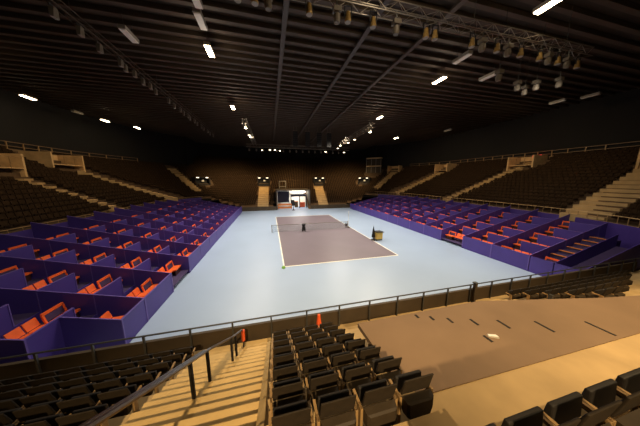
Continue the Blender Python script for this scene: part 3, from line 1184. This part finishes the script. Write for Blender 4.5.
MB().box(-0.9, 0.9, -0.04, 0.04, 1.9, 2.0).box(-0.9, 0.9, -0.04, 0.04, 0.5, 0.6).box(-0.9, -0.8, -0.04, 0.04, -0.05, 1.9).box(0.8, 0.9, -0.04, 0.04, -0.05, 1.9)\
    .build('frame', 'grey', fb)

# ------------------------------------------------------------------ roof
CEIL = 18.4
struct(MB().quad((-48, -42, CEIL), (-48, 58, CEIL), (48, 58, CEIL), (48, -42, CEIL)).build('ceiling', 'ceiling'),
       'dark sheet roof over the whole hall', 'ceiling')
mb = MB()
y = -30.0
while y < 46:
    mb.box(-40, 40, y-0.16, y+0.16, CEIL-0.34, CEIL-0.02)
    y += 1.05
struct(mb.build('ceiling_ribs', 'rib'), 'close parallel ribs under the dark roof', 'ceiling')
struct(MB().box(-48, 48, 57.8, 58, 0, CEIL).build('wall_back', 'wall'), 'dark rear wall of the hall', 'wall')
struct(MB().box(-48, -47.8, -42, 58, 0, CEIL).build('wall_left', 'wall'), 'dark side wall of the hall', 'wall')
struct(MB().box(47.8, 48, -42, 58, 0, CEIL).build('wall_right', 'wall'), 'dark side wall of the hall', 'wall')
struct(MB().box(-48, 48, -42, -41.8, 0, CEIL).build('wall_near', 'wall'), 'dark wall behind the near stand', 'wall')

for x, lab in ((-5.0, 'grey cable tray running lengthwise under the roof above the left court line'),
               (0.8, 'grey cable tray running lengthwise under the middle of the roof'),
               (5.2, 'grey cable tray running lengthwise under the roof above the right court line')):
    mb = MB()
    mb.box(x-0.15, x+0.15, -22, 30, 17.70, 17.74)
    mb.box(x-0.17, x-0.14, -22, 30, 17.70, 17.82).box(x+0.14, x+0.17, -22, 30, 17.70, 17.82)
    yy = -21
    while yy < 30:
        mb.box(x-0.01, x+0.01, yy-0.01, yy+0.01, 17.74, 18.05)
        yy += 4
    o = mb.build('cable_tray', 'tray')
    tag(o, lab, 'cable tray')

# ceiling lamps: long fittings
lamp0 = empty('roof_lamp', (0, 0, 0))
MB().box(-0.22, 0.22, -0.75, 0.75, 0.06, 0.28).build('housing', 'grey', lamp0)
lens0 = MB().box(-0.19, 0.19, -0.7, 0.7, 0.0, 0.06).build('lens', 'lamp_on', lamp0)
MB().tube((0, -0.5, 0.28), (0, -0.5, 1.05), 0.015, 6).tube((0, 0.5, 0.28), (0, 0.5, 1.05), 0.015, 6).build('hanger', 'rail', lamp0)
off0 = empty('roof_lamp', (0, 0, 0))
MB().box(-0.22, 0.22, -0.75, 0.75, 0.06, 0.28).build('housing', 'grey', off0)
MB().box(-0.19, 0.19, -0.7, 0.7, 0.0, 0.06).build('lens', 'white', off0)
MB().tube((0, -0.5, 0.28), (0, -0.5, 1.05), 0.015, 6).tube((0, 0.5, 0.28), (0, 0.5, 1.05), 0.015, 6).build('hanger', 'rail', off0)
LAMPS = [
    (-10.5, -9.3, 'lit roof lamp, brightest above the left terrace'),
    (-10.9, 3.3, 'lit roof lamp second along the left lamp row'),
    (10.4, -9.8, 'lit roof lamp above the right side of the court below the truss'),
    (9.4, -18.6, 'long lit roof lamp nearest the camera at the top right'),
    (11.0, 2.5, 'lit roof lamp at the far right lamp row'),
    (23.0, 15.6, 'lit roof lamp over the far right corner tiers'),
    (-34.2, 5.6, 'lit roof lamp over the left tiers, nearest of three'),
    (-32.7, 15.0, 'lit roof lamp over the left tiers, middle of three'),
    (-30.4, 19.2, 'lit roof lamp over the left tiers, farthest of three'),
]
for n, (x, y, lab) in enumerate(LAMPS):
    if n == 0:
        o = lamp0
        o.location = (x, y, 17.0)
    else:
        o = dup(lamp0, (x, y, 17.0))
    tag(o, lab, 'lamp', 'lit lamps under the roof')
OFFS = [
    (-15.4, -9.8, 'unlit roof lamp left of the brightest lamp'),
    (-10.2, -12.4, 'unlit roof lamp just before the brightest left lamp'),
    (-9.95, -14.2, 'unlit roof lamp second before the brightest left lamp'),
    (9.3, -13.2, 'unlit pale roof lamp above the glowing right lamp'),
    (14.5, -11.4, 'unlit pale roof lamp right of the glowing right lamp'),
    (29.7, -8.7, 'unlit pale roof lamp over the right tiers'),
    (31.0, -10.9, 'unlit dim roof lamp outermost over the right tiers'),
    (28.9, 6.9, 'unlit dim roof lamp over the farther right tiers'),
    (-33.6, 11.2, 'unlit roof lamp between the lit lamps over the left tiers'),
]
for n, (x, y, lab) in enumerate(OFFS):
    if n == 0:
        o = off0
        o.location = (x, y, 17.0)
    else:
        o = dup(off0, (x, y, 17.0))
    tag(o, lab, 'lamp', 'unlit lamps under the roof')


# trusses
def truss(name, a, b_, size, label, mname='metal', step=0.6):
    a, b_ = Vector(a), Vector(b_)
    d = (b_-a)
    L = d.length
    d.normalize()
    s = d.cross(Vector((0, 0, 1))).normalized()*size/2
    u = Vector((0, 0, size/2))
    root = empty(name, a)
    tag(root, label, 'truss')
    ch, lc = MB(), MB()
    z = Vector((0, 0, 0))
    e = d*L
    for q in (s+u, s-u, -s+u, -s-u):
        ch.tube(z+q, e+q, 0.028, 6)
    n = max(2, int(L/step))
    for i in range(n):
        p0, p1 = d*(L*i/n), d*(L*(i+1)/n)
        for q, r in ((s+u, s-u), (-s+u, -s-u), (s+u, -s+u), (s-u, -s-u)):
            if i % 2:
                q, r = r, q
            lc.tube(p0+q, p1+r, 0.014, 4)
    ch.build('chords', mname, root)
    lc.build('lacing', mname, root)
    for f in (0.08, 0.36, 0.64, 0.92):
        p0 = d*(L*f)
        MB().tube(p0+u, p0+Vector((0, 0, CEIL-0.34-(a.z+p0.z))), 0.012, 5).build('hanger', 'rail', root)
    return root


truss('lighting_truss', (-12, -17.6, 15.72), (14.6, -17.9, 15.6), 0.5, 'long lattice lighting truss crossing the hall near the camera')
truss('lighting_truss', (-11.0, 19.0, 14.6), (12.5, 19.0, 14.6), 0.6, 'distant lattice truss crossing above the far end')
truss('lighting_truss', (-9.6, 4.0, 15.6), (-9.2, 19.0, 15.0), 0.6, 'distant lattice truss over the left court side')
truss('lighting_truss', (9.4, 1.5, 15.6), (9.0, 19.0, 15.0), 0.6, 'distant lattice truss over the right court side')
truss('lighting_truss', (-17.5, -14, 16.9), (-17.3, 20.0, 16.9), 0.4, 'dark lattice truss over the left terrace', 'parapet', 1.0)

# stage lamps on the near truss
sp0 = empty('stage_lamp', (0, 0, 0))
MB().lathe((0, 0, -0.42), [(0.15, 0), (0.16, 0.06), (0.13, 0.2), (0.1, 0.42), (0.05, 0.46)], 12).build('body', 'gold_lit', sp0)
MB().box(-0.19, -0.16, -0.03, 0.03, -0.2, 0.25).box(0.16, 0.19, -0.03, 0.03, -0.2, 0.25).box(-0.19, 0.19, -0.03, 0.03, 0.25, 0.28).build('yoke', 'black', sp0)
MB().tube((0, 0, 0.28), (0, 0, 0.5), 0.03, 6).build('clamp', 'rail', sp0)
MB().lathe((0, 0, -0.44), [(0.14, 0), (0.14, 0.02)], 12).build('lens', 'grey', sp0)
sg0 = empty('stage_lamp', (0, 0, 0))
MB().box(-0.2, 0.2, -0.16, 0.16, -0.12, 0.1).build('base', 'flood', sg0, bevel=0.02)
MB().lathe((0, 0, -0.55), [(0.13, 0), (0.17, 0.12), (0.16, 0.34), (0.08, 0.43)], 12).build('head', 'flood', sg0)
MB().tube((0, 0, 0.1), (0, 0, 0.5), 0.03, 6).build('clamp', 'rail', sg0)
XS = [-7.41, -6.71, -6.15, -4.32, -2.98, -2.42, -1.08, 0.22, 2.03, 2.6, 5.15, 5.9, 7.04, 7.9, 8.94, 10.6, 11.4, 12.3, 13.2, 14.2]
KD = [0, 0, 1, 0, 1, 0, 0, 1, 0, 0, 0, 1, 0, 1, 0, 0, 1, 0, 1, 0]
first = [True, True]
for n, (x, kd) in enumerate(zip(XS, KD)):
    pr_ = (sp0, sg0)[kd]
    loc = (x, -17.7, 15.2)
    if first[kd]:
        o = pr_
        o.location = loc
        first[kd] = False
    else:
        o = dup(pr_, loc)
    tag(o, f'{"gold-lit" if kd == 0 else "grey"} stage lamp, {nth(n+1)} along the near truss from its camera-left end', 'stage lamp', 'stage lamps on the near truss')
# lower lamps under the right half of the truss
for n, (x, y, z) in enumerate(((8.4, -17.0, 14.2), (12.7, -15.8, 14.2), (12.5, -16.6, 14.2), (13.5, -17.3, 14.2), (11.3, -16.2, 14.2))):
    o = dup(sg0, (x, y, z))
    MB().tube((0, 0, 0.5), (0, 0, 3.7), 0.012, 5).build('drop_cable', 'black', o)
    tag(o, f'grey stage lamp hanging low under the right end of the truss, {nth(n+1)} from the court', 'stage lamp', 'low hung stage lamps')

# row of grey floodlights over the left terrace
fl0 = empty('floodlight', (0, 0, 0))
MB().hexa([(-0.10, -0.18, -0.5), (0.10, -0.18, -0.5), (0.10, 0.18, -0.5), (-0.10, 0.18, -0.5),
           (-0.13, -0.13, 0.0), (0.13, -0.13, 0.0), (0.13, 0.13, 0.0), (-0.13, 0.13, 0.0)]).build('housing', 'flood', fl0, bevel=0.02)
MB().box(-0.08, 0.08, -0.15, 0.15, -0.52, -0.5).build('glass', 'grey', fl0)
MB().box(-0.03, 0.03, -0.22, 0.22, 0.0, 0.12).build('bracket', 'rail', fl0)
ys = [-12.3, -10.9, -9.2, -7.4, -6.6, -5.7, -4.2, -3.3, -2.0, 0.4, 2.2, 3.6, 5.0, 6.2, 7.3, 8.8, 10.4, 12.0, 13.7, 15.6, 17.6, 19.4]
for n, y in enumerate(ys):
    o = fl0 if n == 0 else None
    if o is None:
        o = dup(fl0, (-17.55 + 0.15*(n % 2), y, 16.58))
    else:
        o.location = (-17.55, y, 16.58)
    tag(o, f'grey floodlight, {nth(n+1)} from the camera in the row over the left terrace', 'floodlight', 'floodlights over the left terrace')

# small lit lamps on the distant trusses
sm0 = empty('truss_lamp', (0, 0, 0))
MB().lathe((0, 0, 0), [(0.12, 0), (0.22, -0.25), (0.24, -0.3)], 12).build('shade', 'gold_lit', sm0)
MB().lathe((0, 0, -0.34), [(0.19, 0), (0.23, 0.04)], 12).build('lens', 'lamp_small', sm0)
MB().tube((0, 0, 0), (0, 0, 0.35), 0.03, 6).build('stem', 'rail', sm0)
SM = [(-9.5, 4.6, 15.05), (-9.4, 8.9, 14.95), (-9.3, 10.2, 14.9), (-6.1, 18.8, 14.1), (-5.0, 18.8, 14.1), (9.3, 2.3, 15.0), (9.2, 8.0, 14.95), (9.1, 11.0, 14.9),
      (8.7, 14.5, 14.85), (6.6, 18.8, 14.1), (9.0, 17.0, 14.7), (-7.7, 19.0, 14.0), (-3.9, 19.0, 14.0), (11.2, 18.8, 14.1)]
for n, q in enumerate(SM):
    o = sm0 if n == 0 else dup(sm0, q)
    o.location = q
    sd = 'left truss' if q[1] < 18 and q[0] < 0 else ('right truss' if q[1] < 18 else 'far cross truss')
    idx = sum(1 for r in SM[:n+1] if ('left truss' if r[1] < 18 and r[0] < 0 else ('right truss' if r[1] < 18 else 'far cross truss')) == sd)
    tag(o, f'small lit lamp under the distant {sd}, {nth(idx)} of its row', 'lamp', 'small lit lamps on the distant trusses')

# hanging speaker columns above the centre
la0 = empty('speaker_column', (0, 0, 0))
for j in range(7):
    MB().hexa([(-0.5, -0.25, -0.42*(j+1)+0.04), (0.5, -0.25, -0.42*(j+1)+0.04), (0.42, 0.3, -0.42*(j+1)+0.06), (-0.42, 0.3, -0.42*(j+1)+0.06),
               (-0.5, -0.25, -0.42*j), (0.5, -0.25, -0.42*j), (0.42, 0.3, -0.42*j-0.02), (-0.42, 0.3, -0.42*j-0.02)]).build('cabinet', 'black', la0)
MB().box(-0.5, 0.5, -0.06, 0.06, 0, 0.12).tube((-0.3, 0, 0.1), (-0.3, 0, 1.1), 0.02, 6).tube((0.3, 0, 0.1), (0.3, 0, 1.1), 0.02, 6).build('flying_frame', 'metal', la0)
for n, x in enumerate((-0.9, 1.7, 4.2, 6.4)):
    o = la0 if n == 0 else dup(la0, (x, 15.5, 17.2))
    o.location = (x, 15.5, 17.2)
    tag(o, f'black hanging speaker column, {nth(n+1)} from the left above the far court', 'speaker', 'speaker columns under the roof')
# dark lamps hanging under the far truss
hb0 = empty('hanging_stage_lamp', (0, 0, 0))
MB().box(-0.2, 0.2, -0.15, 0.15, -0.15, 0.05).build('base', 'black', hb0)
MB().lathe((0, 0, -0.6), [(0.14, 0), (0.18, 0.15), (0.14, 0.4), (0.06, 0.46)], 10).build('head', 'metal', hb0)
MB().tube((0, 0, 0.05), (0, 0, 0.3), 0.03, 6).build('clamp', 'rail', hb0)
for n in range(16):
    x = -10.4 + n*1.45
    o = hb0 if n == 0 else dup(hb0, (x, 19.0, 14.05))
    o.location = (x, 19.0, 14.05)
    tag(o, f'unlit stage lamp hanging under the far cross truss, {nth(n+1)} from its left end', 'stage lamp', 'unlit lamps on the far truss')
